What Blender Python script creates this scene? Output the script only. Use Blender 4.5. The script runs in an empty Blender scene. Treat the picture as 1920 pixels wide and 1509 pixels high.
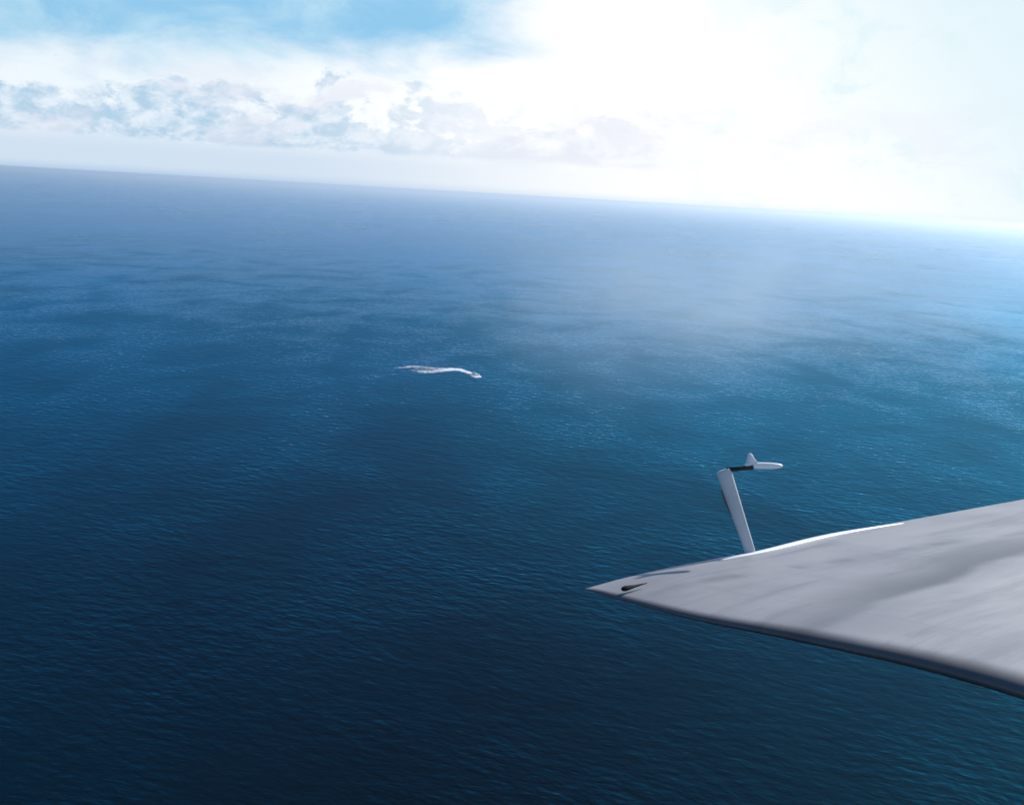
import bpy, bmesh, math, random
from mathutils import Vector, Matrix, noise

S = bpy.context.scene
COL = S.collection
R = math.radians
random.seed(7)

# ------------------------------------------------------------------ camera
W, H = 1920.0, 1509.0          # pixel frame of the photograph, used for measuring only
FPX = 2318.0                   # focal length in those pixels
ALT = 180.0                    # the aircraft flies 180 m above the sea
PITCH, ROLL = R(-9.52), R(3.25)

cd = bpy.data.cameras.new("camera")
cam = bpy.data.objects.new("camera", cd)
COL.objects.link(cam)
cd.sensor_width = 36.0
cd.lens = 36.0 * FPX / W
cd.clip_start = 0.05
cd.clip_end = 200000.0
CAMROT = (Matrix.Rotation(R(90) + PITCH, 3, 'X') @ Matrix.Rotation(ROLL, 3, 'Z'))
CP = Vector((0, 0, ALT))
cam.matrix_world = Matrix.Translation(CP) @ CAMROT.to_4x4()
S.camera = cam


def ray(px, py):
    return (CAMROT @ Vector(((px - W / 2) / FPX, -(py - H / 2) / FPX, -1.0))).normalized()


def on_plane(px, py, z):
    d = ray(px, py)
    return CP + d * ((z - CP.z) / d.z)


def at_depth(px, py, y):
    d = ray(px, py)
    return CP + d * ((y - CP.y) / d.y)


# ------------------------------------------------------------------ sun, sky, exposure
SUN_AZ, SUN_EL = R(44), R(30)          # clockwise from +Y (the view direction)
sd = bpy.data.lights.new("sun", 'SUN')
sd.energy = 5.0
sd.angle = R(0.53)
sd.color = (1.0, 0.955, 0.89)
sun = bpy.data.objects.new("sun", sd)
COL.objects.link(sun)
sdir = Vector((math.sin(SUN_AZ) * math.cos(SUN_EL), math.cos(SUN_AZ) * math.cos(SUN_EL), math.sin(SUN_EL)))
sun.rotation_euler = sdir.to_track_quat('Z', 'Y').to_euler()
sun.location = (0, 0, 400)

S.view_settings.view_transform = 'Standard'
S.view_settings.look = 'None'
S.view_settings.exposure = 0.0
S.view_settings.gamma = 1.0
S.cycles.volume_bounces = 2
S.cycles.max_bounces = 8
S.cycles.transparent_max_bounces = 16


class NT:
    """small node-graph writer"""
    def __init__(self, tree):
        self.t = tree
        self.n = tree.nodes
        self.l = tree.links

    def new(self, typ, **props):
        nd = self.n.new(typ)
        for k, v in props.items():
            setattr(nd, k, v)
        return nd

    def put(self, sock, v):
        if isinstance(v, bpy.types.NodeSocket):
            self.l.new(v, sock)
        elif v is not None:
            if isinstance(v, (tuple, list)) and sock.type == 'RGBA' and len(v) == 3:
                v = (*v, 1)
            sock.default_value = v

    def m(self, op, a, b=None, c=None, clamp=False):
        nd = self.new('ShaderNodeMath', operation=op, use_clamp=clamp)
        self.put(nd.inputs[0], a)
        self.put(nd.inputs[1], b)
        self.put(nd.inputs[2], c)
        return nd.outputs[0]

    def add(self, a, b): return self.m('ADD', a, b)
    def sub(self, a, b): return self.m('SUBTRACT', a, b)
    def mul(self, a, b): return self.m('MULTIPLY', a, b)

    def ss(self, v, lo, hi, a=0.0, b=1.0):
        nd = self.new('ShaderNodeMapRange', interpolation_type='SMOOTHSTEP')
        self.put(nd.inputs['Value'], v)
        self.put(nd.inputs['From Min'], lo)
        self.put(nd.inputs['From Max'], hi)
        self.put(nd.inputs['To Min'], a)
        self.put(nd.inputs['To Max'], b)
        return nd.outputs['Result']

    def lin(self, v, lo, hi, a=0.0, b=1.0):
        nd = self.new('ShaderNodeMapRange')
        self.put(nd.inputs['Value'], v)
        self.put(nd.inputs['From Min'], lo)
        self.put(nd.inputs['From Max'], hi)
        self.put(nd.inputs['To Min'], a)
        self.put(nd.inputs['To Max'], b)
        return nd.outputs['Result']

    def xyz(self, x, y, z):
        nd = self.new('ShaderNodeCombineXYZ')
        for s, v in zip(nd.inputs, (x, y, z)):
            self.put(s, v)
        return nd.outputs[0]

    def sep(self, v):
        nd = self.new('ShaderNodeSeparateXYZ')
        self.put(nd.inputs[0], v)
        return nd.outputs

    def mapping(self, v, loc=(0, 0, 0), rot=(0, 0, 0), scale=(1, 1, 1)):
        nd = self.new('ShaderNodeMapping')
        self.put(nd.inputs['Vector'], v)
        nd.inputs['Location'].default_value = loc
        nd.inputs['Rotation'].default_value = rot
        nd.inputs['Scale'].default_value = scale
        return nd.outputs[0]

    def noise(self, v, scale=1.0, detail=2.0, rough=0.5, dist=0.0, lac=2.0):
        nd = self.new('ShaderNodeTexNoise')
        self.put(nd.inputs['Vector'], v)
        nd.inputs['Scale'].default_value = scale
        nd.inputs['Detail'].default_value = detail
        nd.inputs['Roughness'].default_value = rough
        nd.inputs['Lacunarity'].default_value = lac
        nd.inputs['Distortion'].default_value = dist
        return nd.outputs['Fac']

    def mix(self, f, a, b, blend='MIX'):
        nd = self.new('ShaderNodeMix', data_type='RGBA', blend_type=blend)
        self.put(nd.inputs[0], f)
        self.put(nd.inputs[6], a)
        self.put(nd.inputs[7], b)
        return nd.outputs[2]


world = bpy.data.worlds.new("World")
S.world = world
world.use_nodes = True
g = NT(world.node_tree)
g.n.clear()
SKY_STRENGTH = 0.1


def sky_rgb(r, gr, b):          # radiance -> colour before the Background strength
    return (r / SKY_STRENGTH, gr / SKY_STRENGTH, b / SKY_STRENGTH)


dirn = g.new('ShaderNodeTexCoord').outputs['Generated']
dx, dy, dz = g.sep(dirn)
DEG = 57.29578
el = g.mul(g.m('ARCSINE', dz), DEG)
az = g.mul(g.m('ARCTAN2', dx, dy), DEG)
sky = g.new('ShaderNodeTexSky', sky_type='NISHITA')
sky.sun_disc = False
sky.sun_elevation = SUN_EL
sky.sun_rotation = SUN_AZ
sky.altitude = 180
sky.air_density = 1.0
sky.dust_density = 0.6
sky.ozone_density = 2.5
base = g.mix(1.0, sky.outputs[0], (0.26, 0.74, 1.10), 'MULTIPLY')
veil = g.ss(el, 15, 8)
tn = g.noise(g.xyz(g.mul(az, 0.20), g.mul(el, 0.35), 3.3), 1.0, 5, 0.6, 0.5)
base = g.mix(g.mul(veil, 0.85), base, g.mix(g.ss(tn, 0.35, 0.7), sky_rgb(0.32, 0.62, 0.87), sky_rgb(0.56, 0.80, 0.94)))

# high broken cloud over the whole dome (3-D noise on the direction, flattened like a layer)
inv = g.m('DIVIDE', 1.0, g.m('MAXIMUM', g.add(dz, 0.12), 0.05))
lay = g.xyz(g.mul(dx, inv), g.mul(dy, inv), 0.0)
hn = g.noise(lay, 1.1, 6, 0.55, 0.4)
sunside = g.ss(az, -25, 45)
thr = g.lin(sunside, 0, 1, 0.64, 0.56)
high = g.mul(g.ss(g.sub(hn, thr), -0.06, 0.16), g.ss(el, 12, 24))
high = g.mul(high, 0.35)
c = g.mix(high, base, sky_rgb(0.95, 0.98, 1.02))
# white bank over the horizon, thicker towards the sun side, with a ragged upper edge on the left
p2 = g.xyz(g.mul(az, 0.16), g.mul(el, 0.42), 1.7)
bn = g.noise(p2, 1.0, 5, 0.6, 0.3)
topel = g.lin(az, -24, 26, 4.9, 7.2)
edge = g.add(g.sub(topel, el), g.mul(g.sub(bn, 0.5), 5.0))
bank = g.ss(edge, -1.5, 1.2)
right = g.ss(g.add(az, g.mul(g.sub(bn, 0.5), 9.0)), -4.5, 2.5)
right = g.mul(right, g.ss(el, 13, 9))
bank = g.m('MAXIMUM', bank, right)
bankc = g.mix(g.ss(az, -20, 0), sky_rgb(0.86, 0.94, 1.0), sky_rgb(1.04, 1.05, 1.06))
bankc = g.mix(g.ss(g.add(az, g.mul(el, 0.9)), 12, 29), bankc, sky_rgb(0.78, 0.92, 0.98))
c = g.mix(bank, c, bankc)
# lower air: pale blue-lilac strip under the cumulus base
low = g.mul(g.ss(el, 2.6, 0.9), g.ss(az, 9, -12))
c = g.mix(g.mul(low, 0.8), c, sky_rgb(0.58, 0.71, 0.87))
# a row of distant flat-based cumulus on the left
p3 = g.xyz(g.mul(az, 0.38), g.mul(el, 0.60), 2.4)
cn = g.noise(p3, 1.0, 7, 0.6, 0.25)
env = g.lin(el, 1.4, 4.7, 0.19, -0.12)
dens = g.add(g.add(cn, env), g.ss(az, -6, -16, 0.0, 0.05))
cum = g.mul(g.ss(dens, 0.475, 0.565), 0.92)
cum = g.mul(cum, g.ss(g.add(el, g.mul(g.sub(bn, 0.5), 0.5)), 1.35, 1.65))
cum = g.mul(cum, g.ss(el, 5.8, 4.6))
cum = g.mul(cum, g.ss(az, 4, -13, 0.22, 1.0))
cn2 = g.noise(g.xyz(g.mul(az, 0.9), g.mul(el, 1.5), 9.1), 1.0, 6, 0.62, 0.3)
cumc = g.mix(g.ss(cn2, 0.36, 0.66), sky_rgb(0.42, 0.62, 0.80), sky_rgb(0.78, 0.87, 0.97))
cumc = g.mix(g.ss(az, -12, 6), cumc, sky_rgb(0.76, 0.80, 0.93))
c = g.mix(g.mul(cum, g.ss(az, 16, 4)), c, cumc)
# faint grey-lilac wisps in the bright part
wn = g.noise(g.xyz(g.mul(az, 0.22), g.mul(el, 0.5), 7.7), 1.0, 5, 0.6, 0.3)
wisp = g.mul(g.ss(wn, 0.47, 0.62), g.mul(g.ss(el, 0.9, 2.0), g.ss(el, 6.0, 3.5)))
c = g.mix(g.mul(wisp, g.ss(az, 14, -2, 0.25, 0.7)), c, sky_rgb(0.77, 0.81, 0.92))
mn = g.noise(g.xyz(g.mul(az, 0.33), g.mul(el, 0.4), 12.7), 1.0, 6, 0.65, 0.5)
c = g.mix(g.mul(g.mul(g.ss(mn, 0.50, 0.68), g.ss(az, 4, 14)), 0.7), c, sky_rgb(0.76, 0.92, 0.96))
# dense air right at the horizon line
hz = g.mul(g.ss(el, 0.42, -0.15), 0.75)
c = g.mix(hz, c, g.mix(g.ss(az, -18, 16), sky_rgb(0.36, 0.54, 0.76), sky_rgb(0.82, 0.93, 1.0)))
bg = g.new('ShaderNodeBackground')
g.put(bg.inputs['Color'], c)
bg.inputs['Strength'].default_value = SKY_STRENGTH
wo = g.new('ShaderNodeOutputWorld')
g.l.new(bg.outputs[0], wo.inputs['Surface'])


# ------------------------------------------------------------------ helpers
def obj(name, bm, mat, parent=None, smooth=True, recalc=True):
    if recalc:
        bmesh.ops.recalc_face_normals(bm, faces=bm.faces)
    me = bpy.data.meshes.new(name)
    bm.to_mesh(me)
    bm.free()
    if smooth:
        for p in me.polygons:
            p.use_smooth = True
    if mat:
        me.materials.append(mat)
    o = bpy.data.objects.new(name, me)
    COL.objects.link(o)
    if parent:
        o.parent = parent
        o.matrix_parent_inverse = Matrix.Identity(4)
        r = parent
        off = Vector(parent.location)
        while r.parent:
            r = r.parent
            off += r.location
        me.transform(Matrix.Translation(-off))
    return o


def thing(name, label, cat, loc):
    o = bpy.data.objects.new(name, None)
    o.empty_display_size = 0.3
    COL.objects.link(o)
    o.location = loc
    o['label'] = label
    o['category'] = cat
    return o


def material(name):
    m = bpy.data.materials.new(name)
    m.use_nodes = True
    q = NT(m.node_tree)
    q.n.clear()
    out = q.new('ShaderNodeOutputMaterial')
    return m, q, out


def principled(q, out, **kw):
    p = q.new('ShaderNodeBsdfPrincipled')
    for k, v in kw.items():
        q.put(p.inputs[k], v)
    q.l.new(p.outputs[0], out.inputs['Surface'])
    return p


def paint(name, col, rough=0.4, var=0.12, scale=6.0, bump=0.0, metallic=0.0, coat=0.0):
    m, q, out = material(name)
    co = q.new('ShaderNodeTexCoord').outputs['Object']
    n = q.noise(co, scale, 5, 0.6)
    dark = tuple(x * (1 - var) for x in col)
    lite = tuple(min(1, x * (1 + var)) for x in col)
    cc = q.mix(n, dark, lite)
    kw = {'Base Color': cc, 'Roughness': q.lin(n, 0.3, 0.7, rough * 0.85, rough * 1.15),
          'Metallic': metallic, 'Coat Weight': coat}
    if bump:
        b = q.new('ShaderNodeBump')
        b.inputs['Strength'].default_value = bump
        b.inputs['Distance'].default_value = 0.01
        q.put(b.inputs['Height'], q.noise(co, scale * 3, 4, 0.6))
        kw['Normal'] = b.outputs[0]
    principled(q, out, **kw)
    return m


# ------------------------------------------------------------------ sea
def sea_material():
    m, q, out = material("sea_water")
    pos = q.new('ShaderNodeNewGeometry').outputs['Position']
    # wind patches: where the gusts roughen the surface
    patch = q.noise(q.mapping(pos, rot=(0, 0, R(18)), scale=(1 / 420, 1 / 900, 1)), 1.0, 4, 0.55, 0.5)
    patch2 = q.noise(q.mapping(pos, loc=(3, 9, 0), rot=(0, 0, R(-12)), scale=(1 / 90, 1 / 160, 1)), 1.0, 3, 0.55, 0.4)
    # wave trains: noise drawn out along the crests, three sizes and headings
    def train(length, crest, ang, det=2.0, rough=0.5, off=0.0):
        v = q.mapping(pos, rot=(0, 0, 0), scale=(1, 1, 0))
        v = q.mapping(v, rot=(0, 0, R(ang)))
        v = q.mapping(v, loc=(off, off * 1.7, 0), scale=(1 / crest, 1 / length, 1))
        return q.noise(v, 1.0, det, rough, 0.25)
    swell = train(11, 20, 20, 2.0, 0.5, 3.1)
    wave = train(5.6, 9.5, 33, 2.0, 0.5, 11.3)
    wave2 = train(3.5, 5.8, 15, 2.0, 0.5, 23.9)
    chop = train(2.4, 4.2, 26, 2.0, 0.55, 31.7)
    amp = q.lin(patch2, 0.34, 0.66, 0.5, 1.35)
    h = q.mul(swell, 0.40)
    h = q.add(h, q.mul(q.mul(wave, 0.54), amp))
    h = q.add(h, q.mul(q.mul(wave2, 0.33), amp))
    h = q.add(h, q.mul(chop, 0.08))
    b = q.new('ShaderNodeBump')
    b.inputs['Strength'].default_value = 1.0
    b.inputs['Distance'].default_value = 1.0
    q.put(b.inputs['Height'], h)
    deep = q.mix(q.ss(patch, 0.35, 0.68), (0.0001, 0.0022, 0.005), (0.0002, 0.007, 0.013))
    up = q.new('ShaderNodeBsdfDiffuse')               # light coming back up out of the deep water
    q.put(up.inputs['Color'], deep)
    gl = q.new('ShaderNodeBsdfGlossy')
    q.put(gl.inputs['Roughness'], q.lin(patch, 0.3, 0.7, 0.26, 0.36))
    q.l.new(b.outputs[0], gl.inputs['Normal'])
    fr = q.new('ShaderNodeFresnel')
    fr.inputs['IOR'].default_value = 1.15
    q.l.new(b.outputs[0], fr.inputs['Normal'])
    glc = q.mix(q.ss(q.add(q.mul(patch, 0.55), q.mul(patch2, 0.45)), 0.36, 0.64), (0.002, 0.43, 0.67), (0.005, 0.59, 0.93))
    q.put(gl.inputs['Color'], q.mix(q.ss(fr.outputs[0], 0.55, 1.0), glc, (0.85, 0.92, 1.0)))
    mx = q.new('ShaderNodeMixShader')
    q.l.new(fr.outputs[0], mx.inputs[0])
    q.l.new(up.outputs[0], mx.inputs[1])
    q.l.new(gl.outputs[0], mx.inputs[2])
    q.l.new(mx.outputs[0], out.inputs['Surface'])
    return m


SEA_R = 60000.0
bm = bmesh.new()
rings = [0, 60, 200, 500, 1000, 2000, 4000, 8000, 16000, 30000, SEA_R]
N = 96
prev = [bm.verts.new((0, 0, 0))]
for r in rings[1:]:
    cur = [bm.verts.new((r * math.cos(2 * math.pi * k / N), r * math.sin(2 * math.pi * k / N), 0)) for k in range(N)]
    for k in range(N):
        k2 = (k + 1) % N
        if len(prev) == 1:
            bm.faces.new((prev[0], cur[k], cur[k2]))
        else:
            bm.faces.new((prev[k], cur[k], cur[k2], prev[k2]))
    prev = cur
sea = obj("sea", bm, sea_material())
sea['kind'] = 'structure'
sea['label'] = "deep blue open sea rippled by small waves"

# ------------------------------------------------------------------ haze
hb = SEA_R + 500
bm = bmesh.new()
bmesh.ops.create_cube(bm, size=1.0)
for v in bm.verts:
    v.co = Vector((v.co.x * 2 * hb, v.co.y * 2 * hb, -1.0 if v.co.z < 0 else ALT + 1.5))
m, q, out = material("haze_air")
pv = q.new('ShaderNodeVolumePrincipled')
pv.inputs['Color'].default_value = (0.79, 0.88, 0.99, 1)
pv.inputs['Density'].default_value = 1.0 / 23000
pv.inputs['Anisotropy'].default_value = 0.62
q.l.new(pv.outputs[0], out.inputs['Volume'])
haze = obj("haze", bm, m, smooth=False)
haze['kind'] = 'stuff'
haze['label'] = "pale sea haze thickening towards the horizon"


# ------------------------------------------------------------------ wing
ZW = ALT - 2.4                                        # mean plane of the wing


def poly_eval(pts, s):
    """centripetal-free Catmull-Rom through 2-D points, s in segments"""
    n = len(pts)
    i = max(0, min(n - 2, int(math.floor(s))))
    t = s - i
    p1, p2 = pts[i], pts[i + 1]
    p0 = pts[i - 1] if i > 0 else p1 * 2 - p2
    p3 = pts[i + 2] if i + 2 < n else p2 * 2 - p1
    return 0.5 * ((2 * p1) + (p2 - p0) * t + (2 * p0 - 5 * p1 + 4 * p2 - p3) * t * t
                  + (3 * p1 - p0 - 3 * p2 + p3) * t ** 3)


def resample(pts, n=400):
    dense = [poly_eval(pts, (len(pts) - 1) * k / n) for k in range(n + 1)]
    acc = [0.0]
    for a, b in zip(dense, dense[1:]):
        acc.append(acc[-1] + (b - a).length)
    return dense, acc


def at_len(curve, d):
    dense, acc = curve
    if d >= acc[-1]:
        t = (dense[-1] - dense[-8]).normalized()
        return dense[-1] + t * (d - acc[-1])
    lo, hi = 0, len(acc) - 1
    while hi - lo > 1:
        mid = (lo + hi) // 2
        if acc[mid] <= d:
            lo = mid
        else:
            hi = mid
    f = (d - acc[lo]) / max(1e-9, acc[hi] - acc[lo])
    return dense[lo].lerp(dense[hi], f)


tip_px = [(1096, 1104), (1165, 1085), (1250, 1065), (1345, 1047), (1420, 1033), (1550, 1003), (1700, 976), (1920, 936)]
aft_px = [(1096, 1104), (1180, 1128), (1300, 1159), (1450, 1188), (1550, 1209), (1700, 1241), (1850, 1281), (1920, 1303)]
P2 = lambda p: Vector((p.x, p.y))
TIP = resample([P2(on_plane(x, y, ZW)) for x, y in tip_px])       # wing-tip chord, running forward
AFT = resample([P2(on_plane(x, y, ZW)) for x, y in aft_px])       # trailing edge, running inboard
C0 = AFT[0][0]
LEN_T, LEN_A = 8.0, 7.0


def wing_xy(a, b):
    """a metres forward along the tip chord, b metres inboard along the trailing edge"""
    return at_len(TIP, a) + at_len(AFT, b) - C0


def rim(x):
    return 1.0 if x >= 1 else math.sqrt(max(0.0, 1 - (1 - x) ** 2))


def wing_top(a, b):
    # rounded aft edge (a small), rounded tip edge (b small)
    wa = 0.04 + 0.062 * min(b, 4.0)
    f = rim(a / wa) * rim(b / 0.16)
    z = 0.066 * f * min(1.0, 0.20 + 0.30 * b)
    z += 0.030 * (1 - math.exp(-a * 1.1)) * (1 - math.exp(-b * 1.5))      # camber
    # soft fold running forward and inboard across the skin
    yy = b - (1.60 - 0.085 * a + 0.05 * math.sin(a * 1.3))
    z += 0.014 * math.exp(-(yy / 0.20) ** 2) * min(1.0, a * 1.3)
    y2 = b - (0.13 + 0.05 * a)
    z += 0.006 * math.exp(-(y2 / 0.07) ** 2) * min(1.0, a)
    z += 0.004 * noise.noise(Vector((a * 1.1, b * 1.6, 3.3))) * min(1, a) * min(1, b)
    return z


def wing_bot(a, b):
    wa = 0.04 + 0.062 * min(b, 4.0)
    return -0.075 * rim(a / wa) * rim(b / 0.16) * min(1.0, 0.12 + 0.30 * b)


def spaced(n, L, first):
    # samples crowded at the edge
    return [L * ((k / n) ** 2.4) for k in range(n + 1)]


def wing_material():
    m, q, out = material("wing_paint")
    co = q.new('ShaderNodeTexCoord').outputs['UV']
    u, v, _ = q.sep(co)                               # metres forward / inboard
    fl = q.noise(q.xyz(q.mul(u, 0.55), q.mul(v, 3.4), 0.0), 1.0, 5, 0.6, 0.3)
    cl = q.noise(q.xyz(q.mul(u, 1.3), q.mul(v, 1.6), 5.0), 1.0, 4, 0.55, 0.2)
    fine = q.noise(co, 60, 3, 0.6)
    base = q.mix(q.ss(cl, 0.3, 0.7), (0.288, 0.274, 0.288), (0.362, 0.345, 0.350))
    base = q.mix(q.mul(q.ss(fl, 0.46, 0.68), 0.72), base, (0.17, 0.165, 0.19))
    # soft dark bands running forward across the skin
    wob = q.mul(q.sub(q.noise(q.xyz(q.mul(u, 0.8), q.mul(v, 0.8), 2.0), 1.0, 3, 0.5), 0.5), 0.35)
    d = q.sub(q.add(v, wob), q.sub(1.44, q.mul(u, 0.085)))
    st = q.mul(q.ss(d, -0.50, -0.02), q.ss(d, 0.10, -0.03))
    st = q.mul(st, q.lin(q.ss(u, 0.0, 1.6), 0, 1, 0.35, 1.0))
    base = q.mix(q.mul(st, 0.95), base, (0.115, 0.112, 0.122))
    d2 = q.sub(q.add(v, q.mul(wob, 0.3)), q.add(0.30, q.mul(u, 0.14)))
    st2 = q.mul(q.ss(q.m('ABSOLUTE', d2), 0.10, 0.0), q.ss(q.noise(q.xyz(q.mul(u, 2.0), 0.0, 0.0), 1.0, 3, 0.5), 0.42, 0.62))
    base = q.mix(q.mul(st2, 0.6), base, (0.12, 0.125, 0.15))
    # skin joints with rivet rows either side
    seam = None
    for axis, other, pos in ((v, u, 0.62), (v, u, 1.95), (u, v, 0.55), (u, v, 2.30)):
        dd = q.m('ABSOLUTE', q.sub(axis, pos))
        ln = q.ss(dd, 0.0045, 0.0015)
        cell = q.sub(q.m('FRACT', q.m('DIVIDE', other, 0.05)), 0.5)
        rr = q.m('SQRT', q.add(q.m('POWER', q.mul(cell, 0.05), 2.0), q.m('POWER', q.sub(dd, 0.022), 2.0)))
        ln = q.m('MAXIMUM', ln, q.mul(q.ss(rr, 0.006, 0.003), 0.7))
        seam = ln if seam is None else q.m('MAXIMUM', seam, ln)
    base = q.mix(q.mul(seam, 0.38), base, (0.13, 0.125, 0.135))
    # shade of the rolled aft edge painted in dark, and a sootier corner
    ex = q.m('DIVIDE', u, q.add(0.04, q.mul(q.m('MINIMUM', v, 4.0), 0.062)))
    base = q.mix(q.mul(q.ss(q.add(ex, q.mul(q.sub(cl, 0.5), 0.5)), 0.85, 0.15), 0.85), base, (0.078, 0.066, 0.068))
    cor = q.ss(q.add(q.add(u, v), q.mul(q.sub(fl, 0.5), 1.6)), 1.6, 0.2)
    base = q.mix(q.mul(cor, 0.35), base, (0.15, 0.145, 0.15))
    base = q.mix(q.mul(q.sub(fine, 0.5), 0.25), base, (0.2, 0.2, 0.22))
    b = q.new('ShaderNodeBump')
    b.inputs['Strength'].default_value = 0.25
    b.inputs['Distance'].default_value = 0.01
    q.put(b.inputs['Height'], q.noise(q.xyz(q.mul(u, 2.2), q.mul(v, 3.0), 0.0), 1.0, 3, 0.5))
    principled(q, out, **{'Base Color': base, 'Roughness': 0.48, 'Metallic': 0.0, 'Normal': b.outputs[0]})
    return m


wing = thing("aircraft_wing", "light grey aircraft wing with slender mast and probe standing above its pointed corner",
             "wing", (C0.x, C0.y, ZW))
bm = bmesh.new()
uvl = bm.loops.layers.uv.new("UVMap")
A = spaced(90, LEN_T, 0)
B = spaced(80, LEN_A, 0)
top, bot = {}, {}
par = {}
for i, a in enumerate(A):
    for j, b in enumerate(B):
        p = wing_xy(a, b)
        if i == 0 or j == 0:
            vt = bm.verts.new((p.x, p.y, ZW))
            top[i, j] = bot[i, j] = vt
        else:
            top[i, j] = bm.verts.new((p.x, p.y, ZW + wing_top(a, b)))
            bot[i, j] = bm.verts.new((p.x, p.y, ZW + wing_bot(a, b)))
        par[top[i, j]] = par[bot[i, j]] = (a, b)
for i in range(len(A) - 1):
    for j in range(len(B) - 1):
        for d, flip in ((top, False), (bot, True)):
            q4 = [d[i, j], d[i + 1, j], d[i + 1, j + 1], d[i, j + 1]]
            f = bm.faces.new(q4[::-1] if not flip else q4)
I, J = len(A) - 1, len(B) - 1
for j in range(1, J):
    bm.faces.new((top[I, j], top[I, j + 1], bot[I, j + 1], bot[I, j]))
for i in range(1, I):
    bm.faces.new((top[i, J], top[i + 1, J], bot[i + 1, J], bot[i, J]))
for f in bm.faces:
    for lp in f.loops:
        lp[uvl].uv = par[lp.vert]
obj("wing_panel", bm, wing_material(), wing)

white_paint = paint("white_paint", (0.88, 0.875, 0.87), 0.35, 0.05, 8)
cream_paint = paint("mast_paint", (0.60, 0.595, 0.59), 0.5, 0.22, 5)
black_metal = paint("black_metal", (0.006, 0.006, 0.007), 0.45, 0.3, 10)
dark_glass = paint("dark_lens", (0.004, 0.004, 0.006), 0.9, 0.3, 12)


def tube(bm, pts, rads, n=14, cap=True, flat=None):
    """tube along 3-D points; flat=(axis vector, ratio) squashes the section"""
    ringsv = []
    for k, p in enumerate(pts):
        t = (pts[min(k + 1, len(pts) - 1)] - pts[max(k - 1, 0)]).normalized()
        ref = flat[0] if flat else (Vector((0, 0, 1)) if abs(t.z) < 0.9 else Vector((1, 0, 0)))
        x = (ref - t * ref.dot(t)).normalized()
        y = t.cross(x)
        r = rads[k]
        rx, ry = (r, r * flat[1]) if flat else (r, r)
        ringsv.append([bm.verts.new(p + x * rx * math.cos(2 * math.pi * a / n) + y * ry * math.sin(2 * math.pi * a / n))
                       for a in range(n)])
    for r0, r1 in zip(ringsv, ringsv[1:]):
        for a in range(n):
            bm.faces.new((r0[a], r0[(a + 1) % n], r1[(a + 1) % n], r1[a]))
    if cap:
        bm.faces.new(ringsv[0][::-1])
        bm.faces.new(ringsv[-1])
    return ringsv


# white lip that paints in the sun glint along the wing tip
def find_a(px):
    """arc length on the tip chord under image column px"""
    best = min(range(len(TIP[0])), key=lambda k: abs(project(Vector((TIP[0][k].x, TIP[0][k].y, ZW)))[0] - px))
    return TIP[1][best]


def project(p):
    v = CAMROT.transposed() @ (p - CP)
    return (W / 2 + FPX * v.x / -v.z, H / 2 - FPX * v.y / -v.z)


a0, a1 = find_a(1325), find_a(1675)
bm = bmesh.new()
pts, rads = [], []
for k in range(41):
    t = k / 40
    a = a0 + (a1 - a0) * t
    p = wing_xy(a, 0.085)
    r = 0.004 + 0.030 * math.sin(math.pi * t ** 0.85) ** 0.8
    pts.append(Vector((p.x, p.y, ZW + wing_top(a, 0.085) - r * 0.25)))
    rads.append(r)
tube(bm, pts, rads, 12)
o = obj("tip_glint", bm, white_paint, wing)
o['label'] = "white strip painted as sun glint along the far edge"

# dark lens near the corner
bm = bmesh.new()
base_p = on_plane(1172, 1103, ZW + 0.05)
fwd = (at_len(TIP, 1.0) - C0).normalized()
fw3 = Vector((fwd.x, fwd.y, 0))
pts = [base_p + fw3 * x for x in (-0.03, -0.02, 0, 0.03, 0.08, 0.14, 0.20)]
tube(bm, pts, [0.005, 0.013, 0.017, 0.015, 0.010, 0.006, 0.003], 14, flat=(Vector((0, 0, 1)), 1.1))
obj("corner_lamp", bm, dark_glass, wing)

# ---- mast and probe
ma = find_a(1394)
mfoot_xy = wing_xy(ma, 0.07)
depth = mfoot_xy.y
foot = Vector((mfoot_xy.x, mfoot_xy.y, ZW + wing_top(ma, 0.07) - 0.03))
head = at_depth(1357, 884, depth + 0.10)
side = (CAMROT @ Vector((1, 0.05, 0))).normalized()
bm = bmesh.new()
pts = [foot.lerp(head, k / 16) for k in range(17)]
mpp = depth / FPX
rads = [mpp * (9.6 + 5.4 * (k / 16)) for k in range(17)]
pts.append(head + (head - foot).normalized() * 0.012)
rads.append(rads[-1] * 0.86)
tube(bm, pts, rads, 20, flat=(side, 0.55))
mast = obj("probe_mast", bm, cream_paint, wing)
bm = bmesh.new()
u = (head - foot).normalized()
tube(bm, [foot + u * 0.022, foot + u * 0.034, foot + u * 0.040], [mpp * 13, mpp * 13, mpp * 10], 20, flat=(side, 0.7))
# vertices are relative to the wing's base, the mast mesh shares that base
foot_o = obj("foot_collar", bm, cream_paint, mast)

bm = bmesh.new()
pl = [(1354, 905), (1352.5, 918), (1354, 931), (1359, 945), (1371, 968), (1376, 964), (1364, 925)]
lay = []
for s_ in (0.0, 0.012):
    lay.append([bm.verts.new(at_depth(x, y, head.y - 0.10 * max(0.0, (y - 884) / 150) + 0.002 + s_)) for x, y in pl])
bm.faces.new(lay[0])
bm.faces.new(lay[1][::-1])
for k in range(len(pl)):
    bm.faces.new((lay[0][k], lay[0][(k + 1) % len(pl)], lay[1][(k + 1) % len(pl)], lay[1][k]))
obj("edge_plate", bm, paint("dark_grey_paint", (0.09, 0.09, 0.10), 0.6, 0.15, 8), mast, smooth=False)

rod_a = at_depth(1362, 881, head.y)
rod_b = at_depth(1412, 876, head.y + 0.02)
bm = bmesh.new()
tube(bm, [rod_a, rod_a.lerp(rod_b, 0.5), rod_b], [mpp * 4.6, mpp * 4.4, mpp * 5.0], 14)
obj("support_rod", bm, black_metal, wing)

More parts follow.
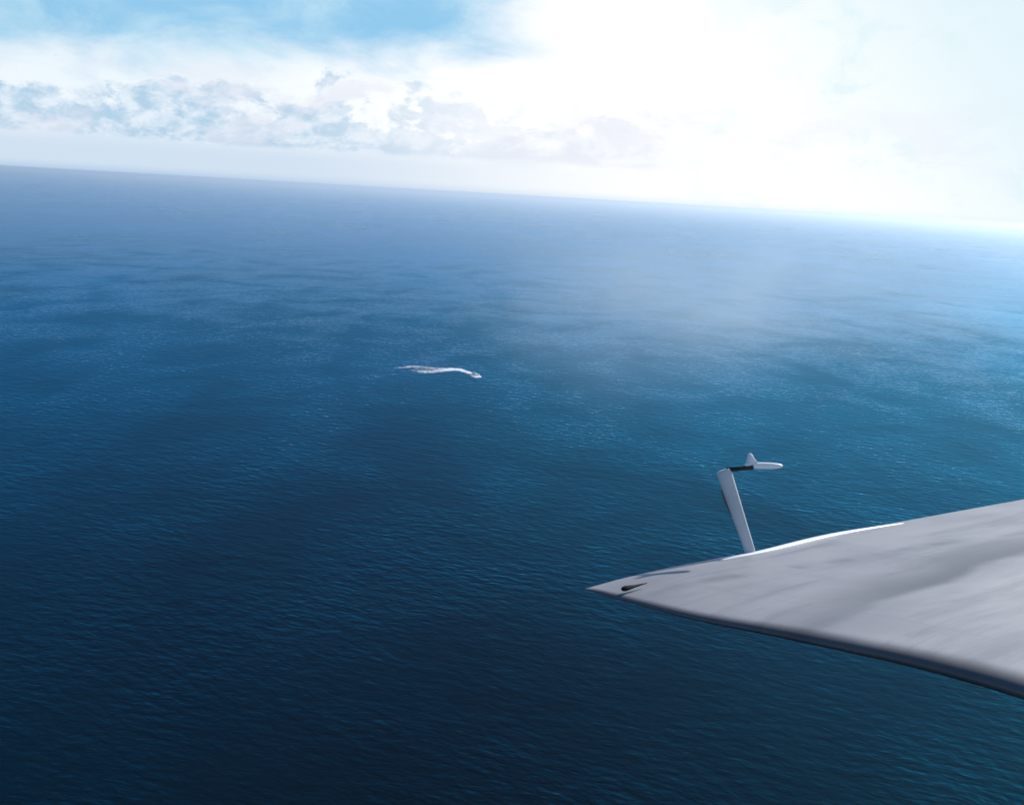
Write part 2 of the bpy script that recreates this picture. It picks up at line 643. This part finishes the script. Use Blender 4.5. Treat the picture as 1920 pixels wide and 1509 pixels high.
probe_tail = at_depth(1396, 872.5, head.y + 0.02)
probe_nose = at_depth(1468, 873.5, head.y + 0.10)
bm = bmesh.new()
prof = [(0, 3.2), (0.02, 4.6), (0.08, 5.4), (0.2, 6.4), (0.4, 7.2), (0.6, 7.2), (0.75, 6.6), (0.87, 5.4), (0.94, 4.0), (0.98, 2.4), (1.0, 0.9)]
tube(bm, [probe_tail.lerp(probe_nose, t) for t, _ in prof], [mpp * r * 0.92 for _, r in prof], 20)
probe = obj("air_probe", bm, white_paint, wing)
# swept tail fin
ax = (probe_nose - probe_tail).normalized()
upv = (Vector((0, 0, 1)) - ax * ax.z).normalized()
sd_ = ax.cross(upv)
bm = bmesh.new()
outl = [(1, 2), (31, 3), (24.5, 8), (19, 15), (14.5, 22), (11, 25), (7, 25.5), (4.5, 23), (4, 12)]
lay = []
for s in (-1, 1):
    lay.append([bm.verts.new(probe_tail + ax * (x * mpp) + upv * (z * mpp) + sd_ * (s * mpp * (2.2 - z * 0.05))) for x, z in outl])
bm.faces.new(lay[0])
bm.faces.new(lay[1][::-1])
n = len(outl)
for k in range(n):
    bm.faces.new((lay[0][k], lay[0][(k + 1) % n], lay[1][(k + 1) % n], lay[1][k]))
bmesh.ops.bevel(bm, geom=[e for e in bm.edges], offset=mpp * 0.6, segments=2, affect='EDGES')
fin = obj("tail_fin", bm, white_paint, probe)

# ------------------------------------------------------------------ motorboat and its wake
BOAT = on_plane(889, 704, 0.0)
away = Vector((ray(889, 704).x, ray(889, 704).y, 0)).normalized()
rightv = Vector((away.y, -away.x, 0))
head_dir = (rightv * 0.93 - away * 0.36).normalized()
boat = thing("motorboat", "small white motorboat running right at the head of its foam wake", "boat", (BOAT.x, BOAT.y, 0))
boat.rotation_euler = (R(0), R(-3), math.atan2(head_dir.y, head_dir.x))


def bobj(name, bm, mat, parent, smooth=False):
    """part given in the boat's own metres, x towards the bow"""
    bmesh.ops.recalc_face_normals(bm, faces=bm.faces)
    me = bpy.data.meshes.new(name)
    bm.to_mesh(me)
    bm.free()
    for p in me.polygons:
        p.use_smooth = smooth
    me.materials.append(mat)
    o = bpy.data.objects.new(name, me)
    COL.objects.link(o)
    o.parent = parent
    return o


hull_white = paint("hull_gelcoat", (0.90, 0.90, 0.90), 0.3, 0.05, 1.0)
hull_dark = paint("hull_antifouling", (0.05, 0.04, 0.045), 0.5, 0.2, 1.0)
tint = paint("tinted_glass", (0.02, 0.025, 0.03), 0.1, 0.1, 1.0)
L, BW = 11.5, 3.6
bm = bmesh.new()
st = [(-0.5, 0.92, 1.25), (-0.3, 1.0, 1.3), (0.0, 1.0, 1.4), (0.2, 0.86, 1.55), (0.36, 0.56, 1.75), (0.46, 0.22, 1.95), (0.5, 0.03, 2.05)]
secs = []
for t, w, sheer in st:
    x = t * L
    hw = BW / 2 * w
    keel = -0.5 + 1.5 * max(0, (t - 0.25) / 0.25) ** 2
    secs.append([bm.verts.new(v) for v in ((x, 0, keel), (x, -hw * 0.8, keel * 0.3 + 0.25), (x, -hw, sheer), (x, -hw * 0.86, sheer + 0.04),
                                           (x, hw * 0.86, sheer + 0.04), (x, hw, sheer), (x, hw * 0.8, keel * 0.3 + 0.25))])
for s0, s1 in zip(secs, secs[1:]):
    for k in range(7):
        bm.faces.new((s0[k], s0[(k + 1) % 7], s1[(k + 1) % 7], s1[k]))
bm.faces.new(secs[0])
bm.faces.new(secs[-1][::-1])
bobj("hull", bm, hull_white, boat)


def frustum(x0, x1, y, z0, z1, rake_f, rake_b, inset):
    b = bmesh.new()
    lo = [b.verts.new(v) for v in ((x0, -y, z0), (x1, -y, z0), (x1, y, z0), (x0, y, z0))]
    hi = [b.verts.new(v) for v in ((x0 + rake_b, -y + inset, z1), (x1 - rake_f, -y + inset, z1), (x1 - rake_f, y - inset, z1), (x0 + rake_b, y - inset, z1))]
    b.faces.new(lo[::-1])
    b.faces.new(hi)
    for k in range(4):
        b.faces.new((lo[k], lo[(k + 1) % 4], hi[(k + 1) % 4], hi[k]))
    return b


b = frustum(-2.2, 3.0, 1.3, 1.4, 2.35, 1.2, 0.1, 0.15)
bmesh.ops.bevel(b, geom=b.edges[:], offset=0.08, segments=2, affect='EDGES')
bobj("cabin", b, hull_white, boat)
b = frustum(-1.6, 1.6, 1.05, 2.36, 2.95, 0.7, 0.15, 0.12)
bobj("windscreen", b, tint, boat)
b = frustum(-2.1, 1.0, 1.15, 2.96, 3.12, 0.1, 0.1, 0.05)
bmesh.ops.bevel(b, geom=b.edges[:], offset=0.04, segments=2, affect='EDGES')
bobj("cabin_roof", b, hull_white, boat)
b = frustum(-5.6, -2.6, 1.35, 1.36, 1.44, 0.05, 0.05, 0.05)
bobj("cockpit_floor", b, hull_dark, boat)
b = frustum(-6.5, -5.76, 0.45, 0.3, 1.9, 0.1, 0.2, 0.1)
bmesh.ops.bevel(b, geom=b.edges[:], offset=0.08, segments=2, affect='EDGES')
bobj("outboard_motor", b, hull_dark, boat)


def foam_material():
    m, q, out = material("sea_foam")
    pos = q.new('ShaderNodeNewGeometry').outputs['Position']
    n = q.noise(q.mapping(pos, scale=(0.34, 0.16, 1)), 1.0, 5, 0.7, 0.4)
    uv = q.new('ShaderNodeTexCoord').outputs['UV']
    u, v, _ = q.sep(uv)                                # u: thickness of foam 0..1, v unused
    cov = q.ss(q.add(q.mul(n, 1.2), q.sub(u, 0.72)), 0.10, 0.86)
    d = q.new('ShaderNodeBsdfDiffuse')
    d.inputs['Color'].default_value = (0.86, 0.89, 0.92, 1)
    t = q.new('ShaderNodeBsdfTransparent')
    mx = q.new('ShaderNodeMixShader')
    q.put(mx.inputs[0], cov)
    q.l.new(t.outputs[0], mx.inputs[1])
    q.l.new(d.outputs[0], mx.inputs[2])
    q.l.new(mx.outputs[0], out.inputs['Surface'])
    return m


def strand(bm, uvl, pts, n=70, m=9, z=0.05, hum=1.0):
    """a ribbon of churned water: (px, py, half height px, density) control points"""
    rows = []
    for k in range(n + 1):
        s = (len(pts) - 1) * k / n
        q4 = [poly_eval([Vector(p[:2]) for p in pts], s)]
        i = min(len(pts) - 2, int(s))
        f = s - i
        hw = pts[i][2] * (1 - f) + pts[i + 1][2] * f
        dn = pts[i][3] * (1 - f) + pts[i + 1][3] * f
        hw *= 1 + 0.35 * noise.noise(Vector((k * 0.31, z * 9, 0.7)))
        row = []
        for j in range(m):
            w = -1 + 2 * j / (m - 1)
            x, y = q4[0].x, q4[0].y + w * hw
            p = on_plane(x, y, 0)
            prof = 1 - w * w
            hump = prof * dn * hum * (0.35 + 0.35 * noise.noise(Vector((p.x * 0.3, p.y * 0.15, 2.0))))
            row.append((bm.verts.new((p.x, p.y, z + max(0, hump))), (dn * prof ** 0.7, j / (m - 1))))
        rows.append(row)
    for r0, r1 in zip(rows, rows[1:]):
        for j in range(m - 1):
            q4 = (r0[j], r1[j], r1[j + 1], r0[j + 1])
            fc = bm.faces.new([c[0] for c in q4])
            for lp, c in zip(fc.loops, q4):
                lp[uvl].uv = c[1]


bm = bmesh.new()
uvl = bm.loops.layers.uv.new("UVMap")
strand(bm, uvl, [(902, 706.5, 1.6, 0.9), (893, 704, 4.5, 1.0), (884, 702, 4.8, 1.0), (874, 697.5, 4.0, 1.0), (862, 693.8, 3.4, 1.0), (845, 693.0, 3.8, 0.95), (825, 695, 4.6, 0.72), (808, 697, 4.2, 0.66), (790, 697, 3.2, 0.62), (766, 693, 2.0, 0.3)], z=0.06)
strand(bm, uvl, [(903, 707.5, 1.2, 0.9), (899, 707.6, 1.2, 0.95), (893, 708.0, 1.3, 0.85), (886, 707.2, 1.0, 0.6)], z=0.08, n=24, hum=1.2)
strand(bm, uvl, [(842, 692.5, 3.4, 0.62), (815, 691, 3.6, 0.52), (792, 688.5, 3.0, 0.56), (768, 688, 2.8, 0.60), (752, 689.5, 2.4, 0.5), (736, 690.5, 2.0, 0.3)], z=0.10)
strand(bm, uvl, [(836, 693, 5.0, 0.45), (805, 693, 5.0, 0.42), (776, 691, 3.4, 0.36)], z=0.14)
wake = obj("wake", bm, foam_material(), recalc=False)
wake['kind'] = 'stuff'
wake['label'] = "curving white foam wake trailing left behind the motorboat"

# ------------------------------------------------------------------ thin mist drifting low over the water
mm, q, out = material("thin_mist")
co = q.new('ShaderNodeTexCoord').outputs['Object']          # the veil's own metres
VX, VY, VZ = 240.0, 520.0, 84.0


def veil(px, py, rot, sx, label):
    c = on_plane(px, py, 0)
    bm = bmesh.new()
    bmesh.ops.create_icosphere(bm, subdivisions=4, radius=1.0)
    for v in bm.verts:
        v.co = Vector((v.co.x * VX, v.co.y * VY, v.co.z * VZ))
    o = obj("mist", bm, mm)
    o.location = (c.x, c.y, VZ + 3)
    o.rotation_euler = (0, 0, rot)
    o.scale = (sx, sx, 1)
    o['kind'] = 'stuff'
    o['label'] = label
    return o


rv = q.new('ShaderNodeVectorMath', operation='LENGTH')
q.put(rv.inputs[0], q.mapping(co, scale=(1 / VX, 1 / VY, 1 / VZ)))
soft = q.ss(rv.outputs['Value'], 1.0, 0.1)
nz = q.noise(q.mapping(co, scale=(1 / 110, 1 / 260, 1 / 140)), 1.0, 3, 0.55, 0.4)
pv = q.new('ShaderNodeVolumePrincipled')
pv.inputs['Color'].default_value = (0.90, 0.93, 1.0, 1)
q.put(pv.inputs['Density'], q.mul(q.mul(soft, q.ss(nz, 0.30, 0.72)), 1.0 / 1250))
pv.inputs['Anisotropy'].default_value = 0.6
q.l.new(pv.outputs[0], out.inputs['Volume'])
veil(1360, 690, R(-14), 1.45, "soft pale veil of mist over the sea right of centre, the larger one")
veil(1150, 790, R(8), 0.7, "soft pale veil of mist above the wing corner, the smaller one")
